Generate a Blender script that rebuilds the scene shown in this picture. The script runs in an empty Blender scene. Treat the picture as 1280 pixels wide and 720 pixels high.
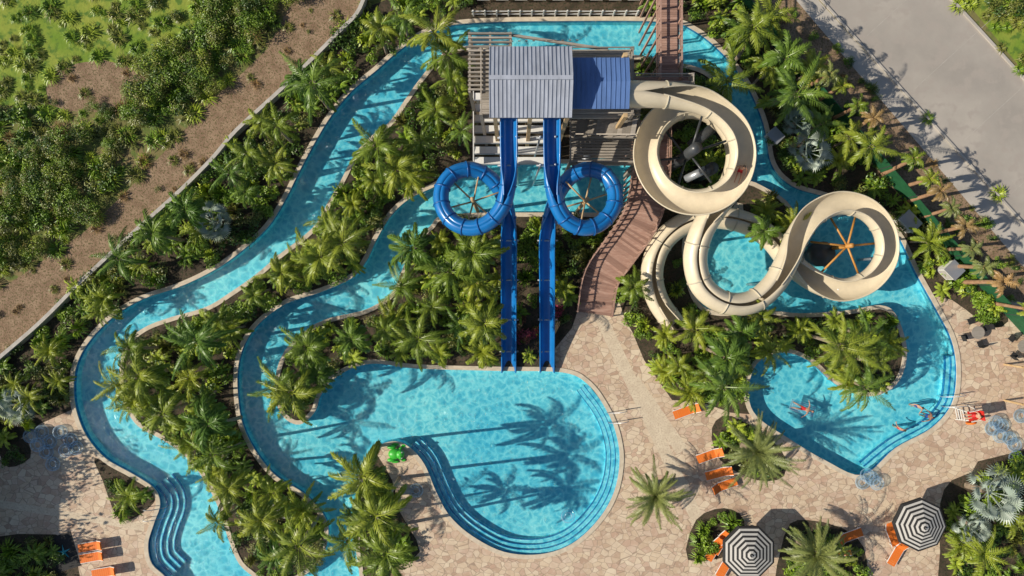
import bpy, math, random
from mathutils import Vector, Matrix, noise
from mathutils.geometry import delaunay_2d_cdt
random.seed(7)
H=55.0; S=16.0
def P(px,py,z=0.0):
    k=(H-z)/H/S
    return Vector(((px-640)*k,(360-py)*k,z))
scene=bpy.context.scene
COL=scene.collection
# ------------------------------------------------------------------ materials
def newmat(name):
    m=bpy.data.materials.new(name); m.use_nodes=True
    nt=m.node_tree; b=nt.nodes['Principled BSDF']
    return m,nt,b
def mixcol(nt,fac,a,b):
    n=nt.nodes.new('ShaderNodeMix'); n.data_type='RGBA'
    if hasattr(fac,'links'): nt.links.new(fac,n.inputs[0])
    else: n.inputs[0].default_value=fac
    for v,i in((a,6),(b,7)):
        if hasattr(v,'links'): nt.links.new(v,n.inputs[i])
        else: n.inputs[i].default_value=(*v,1)
    return n.outputs[2]
def math_(nt,op,a,b=0.0):
    n=nt.nodes.new('ShaderNodeMath'); n.operation=op
    for v,i in((a,0),(b,1)):
        if hasattr(v,'links'): nt.links.new(v,n.inputs[i])
        else: n.inputs[i].default_value=v
    return n.outputs[0]
def ramp(nt,src,stops):
    r=nt.nodes.new('ShaderNodeValToRGB'); nt.links.new(src,r.inputs[0])
    e=r.color_ramp.elements
    while len(e)<len(stops): e.new(0.5)
    for i,(p,c) in enumerate(stops):
        e[i].position=p; e[i].color=(*c,1) if len(c)==3 else c
    return r.outputs[0]
def geopos(nt):
    return nt.nodes.new('ShaderNodeNewGeometry').outputs['Position']
def objpos(nt):
    return nt.nodes.new('ShaderNodeTexCoord').outputs['Object']
def noi(nt,vec,scale,detail=4,rough=.55,dist=0):
    n=nt.nodes.new('ShaderNodeTexNoise'); nt.links.new(vec,n.inputs['Vector'])
    n.inputs['Scale'].default_value=scale; n.inputs['Detail'].default_value=detail
    n.inputs['Roughness'].default_value=rough; n.inputs['Distortion'].default_value=dist
    return n.outputs['Fac']
def bump(nt,b,h,s=.4,d=.05):
    n=nt.nodes.new('ShaderNodeBump'); n.inputs['Strength'].default_value=s; n.inputs['Distance'].default_value=d
    nt.links.new(h,n.inputs['Height']); nt.links.new(n.outputs[0],b.inputs['Normal'])
def nmat(name,c1,c2,scale=1.5,rough=.8,bs=.3,c3=None,metal=0,detail=5):
    m,nt,b=newmat(name); p=geopos(nt)
    f=noi(nt,p,scale,detail)
    f2=ramp(nt,f,[(.35,(0,0,0)),(.65,(1,1,1))])
    c=mixcol(nt,f2,c1,c2)
    if c3:
        g=ramp(nt,noi(nt,p,scale*5,3),[(.5,(0,0,0)),(.62,(1,1,1))])
        c=mixcol(nt,g,c,c3)
    nt.links.new(c,b.inputs['Base Color']); b.inputs['Roughness'].default_value=rough; b.inputs['Metallic'].default_value=metal
    if bs: bump(nt,b,noi(nt,p,scale*8,4),bs)
    return m
M={}
M['ground']=nmat('wild_ground',(.14,.165,.035),(.23,.17,.08),.35,.95,.8,(.11,.15,.03))
M['grass']=nmat('grass',(.15,.25,.02),(.30,.33,.05),.35,.95,.9,(.09,.17,.02))
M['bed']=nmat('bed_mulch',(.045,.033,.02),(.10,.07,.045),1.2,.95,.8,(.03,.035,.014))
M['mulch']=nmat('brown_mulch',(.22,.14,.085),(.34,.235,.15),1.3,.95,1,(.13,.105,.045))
M['road']=nmat('road_concrete',(.33,.30,.265),(.43,.39,.34),.2,.9,.25,(.37,.33,.29))
M['walk']=nmat('sidewalk_concrete',(.40,.37,.32),(.49,.45,.40),.5,.9,.2)
M['coping']=nmat('coping_stone',(.52,.44,.33),(.66,.57,.44),2,.8,.2)
M['band']=nmat('cream_paver',(.58,.48,.35),(.68,.58,.43),1.6,.85,.2,(.52,.41,.30))
M['line']=nmat('joint',(.14,.13,.12),(.2,.19,.18),1,.9,0)
m,nt,b=newmat('travertine_deck'); p=geopos(nt)
mp=nt.nodes.new('ShaderNodeMapping'); nt.links.new(p,mp.inputs[0]); mp.inputs['Rotation'].default_value=(0,0,.35); mp.inputs['Scale'].default_value=(1.0,1.35,1)
cols=[]
for fe in('F1','DISTANCE_TO_EDGE'):
    v=nt.nodes.new('ShaderNodeTexVoronoi'); v.feature=fe; v.inputs['Scale'].default_value=1.8; nt.links.new(mp.outputs[0],v.inputs['Vector']); v.inputs['Randomness'].default_value=.9
    cols.append(v)
sp=nt.nodes.new('ShaderNodeSeparateColor'); nt.links.new(cols[0].outputs['Color'],sp.inputs[0])
c=ramp(nt,sp.outputs[0],[(0,(.44,.30,.21)),(.25,(.62,.48,.33)),(.6,(.71,.59,.43)),(.85,(.52,.35,.25)),(1,(.67,.54,.41))])
c=mixcol(nt,ramp(nt,noi(nt,p,.45,6,.75),[(.42,(0,0,0)),(.72,(.75,.75,.75))]),c,(.45,.31,.215))
c=mixcol(nt,ramp(nt,noi(nt,p,3,5),[(.5,(0,0,0)),(.75,(.5,.5,.5))]),c,(.72,.62,.48))
c=mixcol(nt,ramp(nt,cols[1].outputs['Distance'],[(.012,(.85,.85,.85)),(.045,(0,0,0))]),c,(.32,.235,.17))
nt.links.new(c,b.inputs['Base Color']); b.inputs['Roughness'].default_value=.75; bump(nt,b,noi(nt,p,9,3),.15)
M['deck']=m
def wood(name,c1,c2,ang=0,sc=4.0):
    m,nt,b=newmat(name); p=geopos(nt)
    mp=nt.nodes.new('ShaderNodeMapping'); nt.links.new(p,mp.inputs[0]); mp.inputs['Rotation'].default_value=(0,0,ang); mp.inputs['Scale'].default_value=(1,sc,1)
    f=noi(nt,mp.outputs[0],2.0,5)
    c=mixcol(nt,ramp(nt,f,[(.35,(0,0,0)),(.65,(1,1,1))]),c1,c2)
    g=nt.nodes.new('ShaderNodeNewGeometry')
    c=mixcol(nt,g.outputs['Random Per Island'],c,tuple(x*.65 for x in c1))
    nt.links.new(c,b.inputs['Base Color']); b.inputs['Roughness'].default_value=.8; bump(nt,b,f,.3)
    return m
M['wood']=wood('weathered_grey_wood',(.34,.30,.25),(.47,.42,.36))
M['redwood']=wood('red_brown_decking',(.38,.22,.165),(.50,.33,.26))
M['tan']=nmat('tan_timber',(.45,.30,.15),(.55,.40,.22),3,.7,.1)
M['orange_steel']=nmat('orange_steel',(.45,.20,.04),(.55,.27,.06),3,.5,0)
def solid(name,c,rough=.4,metal=0,coat=0,var=.15):
    m,nt,b=newmat(name); p=objpos(nt)
    f=noi(nt,p,1.2,6,.7)
    nt.links.new(mixcol(nt,f,tuple(x*(1-var) for x in c),tuple(min(1,x*(1+var)) for x in c)),b.inputs['Base Color'])
    b.inputs['Roughness'].default_value=rough; b.inputs['Metallic'].default_value=metal; b.inputs['Coat Weight'].default_value=coat
    return m
M['blue']=solid('blue_fibreglass',(.008,.16,.46),.28,0,.25,.35)
M['bluerib']=solid('blue_flange',(.006,.10,.33),.35)
M['cream']=solid('cream_fibreglass',(.67,.58,.42),.38,0,.12,.22)
M['creamrib']=solid('cream_flange',(.50,.45,.34),.4)
M['steel']=solid('galvanised_steel',(.45,.47,.5),.4,.6)
M['darksteel']=solid('dark_tube',(.05,.055,.06),.35)
M['white']=solid('white_paint',(.74,.73,.69),.6)
M['black']=solid('black_fabric',(.02,.02,.02),.8)
M['canvas']=solid('white_canvas',(.52,.50,.46),.9)
M['orange']=solid('orange_sling',(.80,.19,.02),.7)
M['red']=solid('red_vinyl',(.6,.03,.02),.5)
M['greenfence']=nmat('green_windscreen',(.01,.08,.03),(.015,.11,.04),2,.7,.1)
M['frog']=solid('frog_green',(.05,.45,.04),.4)
M['teal']=solid('teal_paint',(.02,.35,.42),.5)
M['stone']=nmat('wall_stone',(.40,.37,.33),(.52,.49,.44),2,.9,.3)
M['rock']=nmat('rock',(.25,.24,.21),(.42,.39,.34),2,.9,.5)
def roofm(name,c):
    m,nt,b=newmat(name); p=geopos(nt)
    mp=nt.nodes.new('ShaderNodeMapping'); nt.links.new(p,mp.inputs[0]); mp.inputs['Scale'].default_value=(2.2,.5,1)
    f=ramp(nt,noi(nt,mp.outputs[0],1.0,6,.7),[(.3,(0,0,0)),(.7,(1,1,1))])
    nt.links.new(mixcol(nt,f,tuple(x*.78 for x in c),tuple(min(1,x*1.15) for x in c)),b.inputs['Base Color'])
    b.inputs['Roughness'].default_value=.6
    return m
M['roofgrey']=roofm('grey_blue_metal_roof',(.38,.41,.48))
M['roofblue']=roofm('blue_metal_roof',(.10,.19,.42))
m,nt,b=newmat('pool_plaster'); p=geopos(nt)
c=mixcol(nt,ramp(nt,noi(nt,p,.10,4),[(.35,(0,0,0)),(.65,(1,1,1))]),(.13,.60,.72),(.28,.78,.80))
c=mixcol(nt,ramp(nt,noi(nt,p,1.4,5,.7),[(.45,(0,0,0)),(.8,(.4,.4,.4))]),c,(.12,.48,.56))
nt.links.new(c,b.inputs['Base Color']); b.inputs['Roughness'].default_value=.8; M['floor']=m
M['tile']=nmat('waterline_tile',(.01,.14,.36),(.02,.24,.46),6,.3,0)
M['stepc']=nmat('pool_step',(.17,.64,.73),(.27,.76,.80),3,.7,0)
# water surface: tinted, rippled; bright caustic net of sunlight painted into the transparent colour
m=bpy.data.materials.new('pool_water'); m.use_nodes=True; nt=m.node_tree; nt.nodes.clear()
out=nt.nodes.new('ShaderNodeOutputMaterial'); p=geopos(nt)
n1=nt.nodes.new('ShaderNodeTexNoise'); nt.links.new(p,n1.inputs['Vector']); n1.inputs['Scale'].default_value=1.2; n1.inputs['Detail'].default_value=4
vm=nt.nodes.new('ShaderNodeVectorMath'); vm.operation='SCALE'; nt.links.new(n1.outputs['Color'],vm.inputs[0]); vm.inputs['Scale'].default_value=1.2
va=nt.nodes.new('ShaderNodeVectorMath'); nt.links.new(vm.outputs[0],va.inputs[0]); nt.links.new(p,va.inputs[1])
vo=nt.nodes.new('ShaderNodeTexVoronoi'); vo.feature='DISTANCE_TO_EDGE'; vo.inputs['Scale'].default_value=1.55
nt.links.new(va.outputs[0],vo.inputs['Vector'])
caustic_tint=ramp(nt,vo.outputs['Distance'],[(.0,(1,1,1)),(.05,(.93,.99,1)),(.17,(.62,.85,.91)),(.40,(.42,.72,.83))])
tr=nt.nodes.new('ShaderNodeBsdfTransparent'); nt.links.new(caustic_tint,tr.inputs[0])
gl=nt.nodes.new('ShaderNodeBsdfGlossy'); gl.inputs['Roughness'].default_value=.07
bp=nt.nodes.new('ShaderNodeBump'); bp.inputs['Strength'].default_value=.9; bp.inputs['Distance'].default_value=.2
nt.links.new(noi(nt,p,2.6,4,.6,.6),bp.inputs['Height']); nt.links.new(bp.outputs[0],gl.inputs['Normal'])
lw=nt.nodes.new('ShaderNodeLayerWeight'); lw.inputs[0].default_value=.5
fac=math_(nt,'ADD',math_(nt,'MULTIPLY',math_(nt,'POWER',lw.outputs['Facing'],5.0),.85),.03)
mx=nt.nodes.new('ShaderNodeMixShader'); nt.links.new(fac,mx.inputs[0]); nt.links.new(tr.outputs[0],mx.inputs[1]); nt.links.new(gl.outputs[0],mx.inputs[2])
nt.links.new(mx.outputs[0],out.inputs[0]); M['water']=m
m=bpy.data.materials.new('clear_vinyl'); m.use_nodes=True; nt=m.node_tree; nt.nodes.clear()
out=nt.nodes.new('ShaderNodeOutputMaterial')
tr=nt.nodes.new('ShaderNodeBsdfTransparent'); tr.inputs[0].default_value=(.88,.94,.98,1)
pb=nt.nodes.new('ShaderNodeBsdfPrincipled'); pb.inputs['Base Color'].default_value=(.5,.68,.85,1); pb.inputs['Roughness'].default_value=.1
lw=nt.nodes.new('ShaderNodeLayerWeight'); lw.inputs[0].default_value=.3
mx=nt.nodes.new('ShaderNodeMixShader'); nt.links.new(lw.outputs['Facing'],mx.inputs[0]); nt.links.new(tr.outputs[0],mx.inputs[1]); nt.links.new(pb.outputs[0],mx.inputs[2]); nt.links.new(mx.outputs[0],out.inputs[0])
M['vinyl']=m
def leafm(name,c1,c2,c3,rough=.42,tr=0):
    m,nt,b=newmat(name)
    g=nt.nodes.new('ShaderNodeNewGeometry'); o=nt.nodes.new('ShaderNodeObjectInfo')
    at=nt.nodes.new('ShaderNodeAttribute'); at.attribute_name='tone'
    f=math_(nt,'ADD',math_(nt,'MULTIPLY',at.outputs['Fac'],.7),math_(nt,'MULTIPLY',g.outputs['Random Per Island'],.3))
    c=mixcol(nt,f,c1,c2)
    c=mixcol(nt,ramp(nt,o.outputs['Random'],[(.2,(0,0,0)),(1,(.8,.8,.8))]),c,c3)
    nt.links.new(c,b.inputs['Base Color']); b.inputs['Roughness'].default_value=rough
    if tr:
        t=nt.nodes.new('ShaderNodeBsdfTranslucent'); nt.links.new(c,t.inputs[0])
        mx=nt.nodes.new('ShaderNodeMixShader'); mx.inputs[0].default_value=tr
        nt.links.new(b.outputs[0],mx.inputs[1]); nt.links.new(t.outputs[0],mx.inputs[2])
        nt.links.new(mx.outputs[0],nt.nodes['Material Output'].inputs[0])
    return m
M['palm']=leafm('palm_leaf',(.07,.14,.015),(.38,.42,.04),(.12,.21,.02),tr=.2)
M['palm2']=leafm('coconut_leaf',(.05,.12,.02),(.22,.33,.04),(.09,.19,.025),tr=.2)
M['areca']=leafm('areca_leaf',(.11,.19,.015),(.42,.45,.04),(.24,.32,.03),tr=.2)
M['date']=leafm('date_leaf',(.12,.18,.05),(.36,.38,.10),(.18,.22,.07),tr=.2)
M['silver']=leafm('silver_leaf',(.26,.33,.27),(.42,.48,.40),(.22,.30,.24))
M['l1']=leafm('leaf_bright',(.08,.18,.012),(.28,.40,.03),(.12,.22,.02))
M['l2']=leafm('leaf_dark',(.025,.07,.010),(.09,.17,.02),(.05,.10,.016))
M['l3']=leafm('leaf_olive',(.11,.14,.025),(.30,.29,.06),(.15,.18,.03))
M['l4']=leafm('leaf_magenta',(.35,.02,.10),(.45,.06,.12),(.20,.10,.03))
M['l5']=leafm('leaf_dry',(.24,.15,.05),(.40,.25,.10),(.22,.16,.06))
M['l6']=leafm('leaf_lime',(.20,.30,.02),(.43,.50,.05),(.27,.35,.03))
M['trunk']=nmat('palm_trunk',(.22,.17,.12),(.34,.27,.19),4,.9,.5)
M['rtrunk']=nmat('orange_trunk',(.30,.17,.09),(.42,.25,.14),4,.9,.5)
M['skin']=solid('skin',(.52,.29,.19),.55)
M['skin2']=solid('skin_dark',(.25,.12,.07),.55)
M['hair']=solid('hair',(.03,.018,.01),.7)
M['suit']=solid('swimsuit',(.02,.05,.25),.7)
M['suitred']=solid('swimsuit_red',(.6,.03,.03),.7)
# ------------------------------------------------------------------ mesh helpers
class MB:
    def __init__(s): s.v=[];s.f=[];s.mi=[];s.ms=[];s.tone=.5;s.tn=[]
    def m(s,k):
        if k not in s.ms: s.ms.append(k)
        return s.ms.index(k)
    def box(s,c,d,mat,rz=0,rot=None):
        R=rot if rot is not None else Matrix.Rotation(rz,3,'Z')
        n=len(s.v); c=Vector(c)
        for x,y,z in((-1,-1,-1),(1,-1,-1),(1,1,-1),(-1,1,-1),(-1,-1,1),(1,-1,1),(1,1,1),(-1,1,1)):
            s.v.append(c+R@Vector((x*d[0]/2,y*d[1]/2,z*d[2]/2)))
        for f in((3,2,1,0),(4,5,6,7),(0,1,5,4),(1,2,6,5),(2,3,7,6),(3,0,4,7)):
            s.f.append([n+i for i in f]); s.mi.append(s.m(mat))
    def beam(s,a,b,w,h,mat):
        a=Vector(a);b=Vector(b);d=b-a
        if d.length<1e-5:return
        q=d.to_track_quat('X','Z').to_matrix()
        s.box((a+b)/2,(d.length,w,h),mat,rot=q)
    def cyl(s,a,b,r,mat,n=10,r2=None,cap=True):
        a=Vector(a);b=Vector(b); r2=r if r2 is None else r2
        q=(b-a).to_track_quat('Z','Y').to_matrix(); k=len(s.v)
        for c,rr in((a,r),(b,r2)):
            for i in range(n):
                t=2*math.pi*i/n; s.v.append(c+q@Vector((math.cos(t)*rr,math.sin(t)*rr,0)))
        for i in range(n):
            j=(i+1)%n; s.f.append([k+i,k+j,k+n+j,k+n+i]); s.mi.append(s.m(mat))
        if cap:
            s.f.append([k+n+i for i in range(n)]); s.mi.append(s.m(mat))
            s.f.append([k+n-1-i for i in range(n)]); s.mi.append(s.m(mat))
    def ell(s,c,r,mat,nu=12,nv=8,R=None):
        c=Vector(c);k=len(s.v);R=R or Matrix.Identity(3)
        for j in range(nv+1):
            ph=math.pi*j/nv
            for i in range(nu):
                t=2*math.pi*i/nu
                s.v.append(c+R@Vector((r[0]*math.sin(ph)*math.cos(t),r[1]*math.sin(ph)*math.sin(t),r[2]*math.cos(ph))))
        for j in range(nv):
            for i in range(nu):
                i2=(i+1)%nu; s.f.append([k+j*nu+i,k+(j+1)*nu+i,k+(j+1)*nu+i2,k+j*nu+i2]); s.mi.append(s.m(mat))
    def torus(s,c,R,r,mat,n=20,m=8,M3=None):
        c=Vector(c);k=len(s.v);M3=M3 or Matrix.Identity(3)
        for i in range(n):
            a=2*math.pi*i/n
            for j in range(m):
                t=2*math.pi*j/m; rr=R+r*math.cos(t)
                s.v.append(c+M3@Vector((rr*math.cos(a),rr*math.sin(a),r*math.sin(t))))
        for i in range(n):
            for j in range(m):
                s.f.append([k+i*m+j,k+((i+1)%n)*m+j,k+((i+1)%n)*m+(j+1)%m,k+i*m+(j+1)%m]); s.mi.append(s.m(mat))
    def poly(s,pts,mat):
        while len(s.tn)<len(s.f): s.tn.append(.5)
        k=len(s.v); s.v+= [Vector(p) for p in pts]; s.f.append(list(range(k,k+len(pts)))); s.mi.append(s.m(mat)); s.tn.append(s.tone)
    def mesh(s,name,smooth=False,tone=False):
        me=bpy.data.meshes.new(name); me.from_pydata([tuple(v) for v in s.v],[],s.f)
        for k in s.ms: me.materials.append(M[k])
        me.polygons.foreach_set('material_index',s.mi)
        if smooth: me.polygons.foreach_set('use_smooth',[True]*len(s.f))
        if tone:
            while len(s.tn)<len(s.f): s.tn.append(.5)
            at=me.attributes.new('tone','FLOAT','FACE'); at.data.foreach_set('value',s.tn)
        me.update(); return me
    def obj(s,name,parent=None,smooth=False,loc=None,bevel=0):
        o=bpy.data.objects.new(name,s.mesh(name,smooth)); COL.objects.link(o)
        if parent: o.parent=parent
        if loc is not None: o.location=loc
        if bevel:
            b=o.modifiers.new('b','BEVEL'); b.width=bevel; b.segments=2
        return o
def empty(name,loc=(0,0,0)):
    e=bpy.data.objects.new(name,None); COL.objects.link(e); e.location=loc; return e
def cat_closed(pts,n=5):
    o=[];L=len(pts)
    for i in range(L):
        a,b,c,d=[Vector(pts[(i+k)%L]) for k in(-1,0,1,2)]
        for j in range(n):
            t=j/n; o.append(.5*((2*b)+(c-a)*t+(2*a-5*b+4*c-d)*t*t+(3*b-a-3*c+d)*t**3))
    return o
def cat_open(pts,n=8):
    pts=[Vector(p) for p in pts]; pts=[2*pts[0]-pts[1]]+pts+[2*pts[-1]-pts[-2]]
    o=[]
    for i in range(1,len(pts)-2):
        a,b,c,d=pts[i-1:i+3]
        for j in range(n):
            t=j/n; o.append(.5*((2*b)+(c-a)*t+(2*a-5*b+4*c-d)*t*t+(3*b-a-3*c+d)*t**3))
    o.append(pts[-2]); return o
# ------------------------------------------------------------------ ground plan
W1=[(222,790),(212,730),(190,705),(185,680),(192,655),(200,630),(192,610),(165,592),(132,573),(108,545),(95,512),(92,482),(97,452),(115,422),(145,393),(180,373),(225,358),(270,336),(305,311),(335,283),(357,248),(375,212),(395,175),(415,143),(440,113),(470,88),(500,62),(535,40),(583,29),(700,26),(830,27),(868,38),(905,68),(935,108),(955,155),(965,205),(990,232),(1030,245),(1085,262),(1120,290),(1145,340),(1170,385),(1190,425),(1196,465),(1190,505),(1165,535),(1120,560),(1078,594),(1030,575),(985,548),(945,520),(935,490),(945,455),(975,440),(1010,450),(1045,480),(1085,495),(1120,480),(1133,440),(1120,395),(1100,382),(1060,388),(1000,392),(950,387),(900,390),(875,380),(862,350),(858,300),(880,270),(920,262),(928,215),(925,160),(905,115),(880,88),(830,76),(760,66),(583,58),(548,74),(526,98),(506,126),(486,154),(458,176),(440,200),(427,225),(411,252),(397,278),(378,297),(350,318),(322,342),(288,366),(258,384),(217,396),(184,408),(162,425),(152,447),(150,480),(156,506),(173,532),(203,549),(231,569),(255,598),(274,635),(285,670),(300,705),(330,735),(340,790)]
W2=[(590,206),(700,204),(795,206),(797,235),(795,264),(700,266),(565,268),(538,283),(520,303),(505,333),(490,366),(458,387),(412,398),(384,412),(357,438),(345,470),(345,500),(356,522),(375,530),(393,515),(400,495),(415,475),(440,460),(470,454),(520,460),(620,463),(703,465),(735,480),(757,510),(770,540),(775,575),(768,615),(748,650),(715,680),(675,693),(630,690),(590,670),(562,645),(545,615),(530,580),(510,558),(490,552),(465,563),(450,590),(448,630),(445,680),(450,720),(455,790),(300,790),(340,735),(375,722),(400,700),(410,670),(405,645),(380,617),(345,595),(320,565),(303,530),(297,490),(298,455),(308,425),(328,400),(360,378),(400,365),(440,347),(458,325),(470,300),(488,270),(512,248),(545,232),(570,214)]
ISL=[[(930,228),(960,237),(988,258),(992,290),(974,310),(948,300),(925,270)]]
deck=[[(690,440),(715,410),(725,380),(775,378),(805,450),(840,500),(900,505),(960,500),(1078,560),(1180,500),(1185,430),(1150,365),(1180,355),(1500,430),(1500,900),(480,900),(500,700),(490,640),(462,580),(470,540),(540,540),(600,600),(680,640),(720,560),(700,480)],
 [(-260,590),(0,568),(50,530),(90,512),(120,530),(180,580),(210,615),(210,650),(200,690),(225,730),(225,900),(-260,900)]]
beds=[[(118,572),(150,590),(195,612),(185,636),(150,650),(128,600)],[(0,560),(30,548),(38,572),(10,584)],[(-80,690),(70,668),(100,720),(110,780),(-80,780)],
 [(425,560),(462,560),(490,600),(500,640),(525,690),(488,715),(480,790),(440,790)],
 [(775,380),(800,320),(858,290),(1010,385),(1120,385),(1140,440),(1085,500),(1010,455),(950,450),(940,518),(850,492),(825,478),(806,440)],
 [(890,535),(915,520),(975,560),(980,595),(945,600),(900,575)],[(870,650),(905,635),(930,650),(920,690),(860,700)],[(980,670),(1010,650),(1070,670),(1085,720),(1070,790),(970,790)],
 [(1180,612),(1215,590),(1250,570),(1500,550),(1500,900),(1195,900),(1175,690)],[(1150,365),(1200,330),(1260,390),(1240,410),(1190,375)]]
band=[[(743,398),(757,392),(905,700),(890,706)],[(786,478),(798,470),(860,560),(846,568)],[(1195,392),(1330,350),(1330,362),(1197,404)],[(0,625),(180,655),(180,664),(0,634)]]
roadp=[[(1008,-20),(1270,268),(1700,740),(1700,560),(1180,-10),(900,-310),(760,-310)]]
walkp=[[(978,-20),(1280,335),(1700,800),(1700,745),(1270,272),(1005,-20),(755,-310),(720,-310)]]
bedbig=[[(455,10),(590,-40),(850,-60),(915,-20),(1098,215),(1290,425),(1290,445),(1160,375),(900,600),(600,470),(300,800),(150,620),(30,560),(-260,590),(-260,680),(-260,670),(0,452),(110,350),(230,240),(300,165),(360,110),(425,45)]]
mulch=[[(380,-20),(335,60),(270,120),(205,190),(105,290),(0,362),(-260,560),(-260,672),(0,450),(110,350),(230,240),(300,165),(360,110),(425,45),(460,-20)],
 [(915,-20),(978,-20),(1280,335),(1700,800),(1700,860),(1290,425),(1098,215)],[(70,90),(130,75),(180,95),(175,120),(120,140),(60,130)]]
grassp=[[(-300,-200),(260,-200),(262,-20),(215,75),(150,95),(60,145),(-20,130),(-300,180)],[(1190,-20),(1700,500),(1700,-200),(1100,-200)]]
def toW(poly,smooth=0):
    pts=[Vector(p) for p in poly]
    if smooth: pts=cat_closed(pts,smooth)
    return [P(p[0],p[1]).to_2d() for p in pts]
class Poly:
    def __init__(s,pts):
        s.p=pts; xs=[a.x for a in pts]; ys=[a.y for a in pts]; s.bb=(min(xs),max(xs),min(ys),max(ys))
    def has(s,x,y):
        if x<s.bb[0] or x>s.bb[1] or y<s.bb[2] or y>s.bb[3]: return False
        c=False;p=s.p;j=len(p)-1
        for i in range(len(p)):
            a=p[i];b=p[j]
            if (a.y>y)!=(b.y>y) and x<(b.x-a.x)*(y-a.y)/(b.y-a.y)+a.x: c=not c
            j=i
        return c
PW=[Poly(toW(W1,5)),Poly(toW(W2,5))]; PI=[Poly(toW(i,4)) for i in ISL]
PB=[Poly(toW(i,3)) for i in beds]; PD=[Poly(toW(i)) for i in deck]; PBand=[Poly(toW(i)) for i in band]
PR=[Poly(toW(i)) for i in roadp]; PWk=[Poly(toW(i)) for i in walkp]; PM=[Poly(toW(i,2)) for i in mulch]; PG=[Poly(toW(i,3)) for i in grassp]; PBB=[Poly(toW(i)) for i in bedbig]
def iswater(x,y): return any(q.has(x,y) for q in PW) and not any(q.has(x,y) for q in PI)
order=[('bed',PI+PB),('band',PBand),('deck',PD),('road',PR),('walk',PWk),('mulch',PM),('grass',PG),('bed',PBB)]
def classify(x,y):
    if iswater(x,y): return 'water'
    for k,ps in order:
        if k=='band':
            if any(q.has(x,y) for q in ps) and any(q.has(x,y) for q in PD): return 'band'
            continue
        if any(q.has(x,y) for q in ps): return k
    return 'ground'
V=[];E=[]
for q in PW+PI+PB+PD+PBand+PR+PWk+PM+PG+PBB+[Poly([Vector((-600,-600)),Vector((600,-600)),Vector((600,600)),Vector((-600,600))])]:
    n=len(V); V+=q.p; L=len(q.p); E+=[(n+i,n+(i+1)%L) for i in range(L)]
vo_,eo_,fo_,_,_,_=delaunay_2d_cdt(V,E,[],0,1e-4)
groups={};wedge=set()
for f in fo_:
    a,b_,c=[vo_[i] for i in f]
    ar=(b_-a).cross(c-a)
    if abs(ar)<1e-7: continue
    f=list(f) if ar>0 else list(reversed(f))
    g=(a+b_+c)/3; k=classify(g.x,g.y); groups.setdefault(k,[]).append(f)
    if k=='water':
        for i in range(3): wedge.add((f[i],f[(i+1)%3]))
names={'ground':'ground','bed':'planting_bed_soil','band':'paver_band','deck':'pool_deck','road':'road','walk':'sidewalk','mulch':'mulch_strip','grass':'lawn'}
def sheet(name,fs,z,mat):
    used={};vs=[];ff=[]
    for f in fs:
        r=[]
        for i in f:
            if i not in used: used[i]=len(vs); vs.append((vo_[i].x,vo_[i].y,z))
            r.append(used[i])
        ff.append(r)
    me=bpy.data.meshes.new(name); me.from_pydata(vs,[],ff); me.materials.append(M[mat]); o=bpy.data.objects.new(name,me); COL.objects.link(o); return o
for k,fs in groups.items():
    if k=='water': continue
    sheet(names[k],fs,0,k)
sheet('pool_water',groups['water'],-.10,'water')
sheet('pool_floor',groups['water'],-1.0,'floor')
nxt={}
for (a,b_) in wedge:
    if (b_,a) not in wedge: nxt.setdefault(a,[]).append(b_)
loops=[]
while nxt:
    s0=next(iter(nxt)); lp=[s0]; cur=s0
    while True:
        if cur not in nxt: break
        n_=nxt[cur].pop()
        if not nxt[cur]: del nxt[cur]
        if n_==s0: break
        lp.append(n_); cur=n_
    if len(lp)>5: loops.append([vo_[i] for i in lp])
def offs(lp,closed=True):
    L=len(lp);o=[]
    for i in range(L):
        a=lp[i-1] if (closed or i>0) else lp[i]; b=lp[(i+1)%L] if (closed or i<L-1) else lp[i]
        d=(b-a); d=Vector((d.y,-d.x)); o.append(d.normalized() if d.length>1e-6 else Vector((0,0)))
    return o
def ribbon(mb,lp,d0,d1,z0,z1,mat,closed=True):
    nn=offs(lp,closed);L=len(lp);k=len(mb.v)
    for p_,n_ in zip(lp,nn):
        a=p_+n_*d0;b=p_+n_*d1
        mb.v+=[Vector((a.x,a.y,z0)),Vector((a.x,a.y,z1)),Vector((b.x,b.y,z1)),Vector((b.x,b.y,z0))]
    for i in range(L if closed else L-1):
        j=(i+1)%L
        for q in range(3):
            mb.f.append([k+4*i+q,k+4*j+q,k+4*j+q+1,k+4*i+q+1]); mb.mi.append(mb.m(mat))
mbc=MB();mbw=MB()
for lp in loops:
    ribbon(mbc,lp,-.03,.30,-.02,.06,'coping')
    nn=offs(lp); L=len(lp)
    for z0,z1,mt,dd in((-.35,-.0,'tile',-.01),(-1.0,-.35,'floor',0)):
        k=len(mbw.v)
        for p_,n_ in zip(lp,nn):
            p2=p_+n_*dd
            mbw.v+=[Vector((p2.x,p2.y,z0)),Vector((p2.x,p2.y,z1))]
        for i in range(L):
            j=(i+1)%L; mbw.f.append([k+2*i,k+2*j,k+2*j+1,k+2*i+1]); mbw.mi.append(mbw.m(mt))
mbc.obj('pool_coping'); mbw.obj('pool_wall')
st=MB()
def steps(arc,n,w):
    for i in range(n):
        ribbon(st,arc,-w*i,-w*(i+1),-1,-.22-.17*i,'stepc',False)
        ribbon(st,arc,-w*(i+1)+.05,-w*(i+1)-.004,-.45-.17*i,-.215-.17*i,'tile',False)
arc=[P(*q) for q in[(735,480),(757,510),(770,540),(775,575),(768,615),(748,650),(715,680),(675,693),(630,690),(590,670),(562,645),(545,615),(530,580),(512,560)]]
steps(list(reversed([p.to_2d() for p in cat_open(arc,5)])),3,.34)
arc=[(1196,445),(1196,465),(1190,505),(1165,535),(1120,560),(1085,588)]
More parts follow.
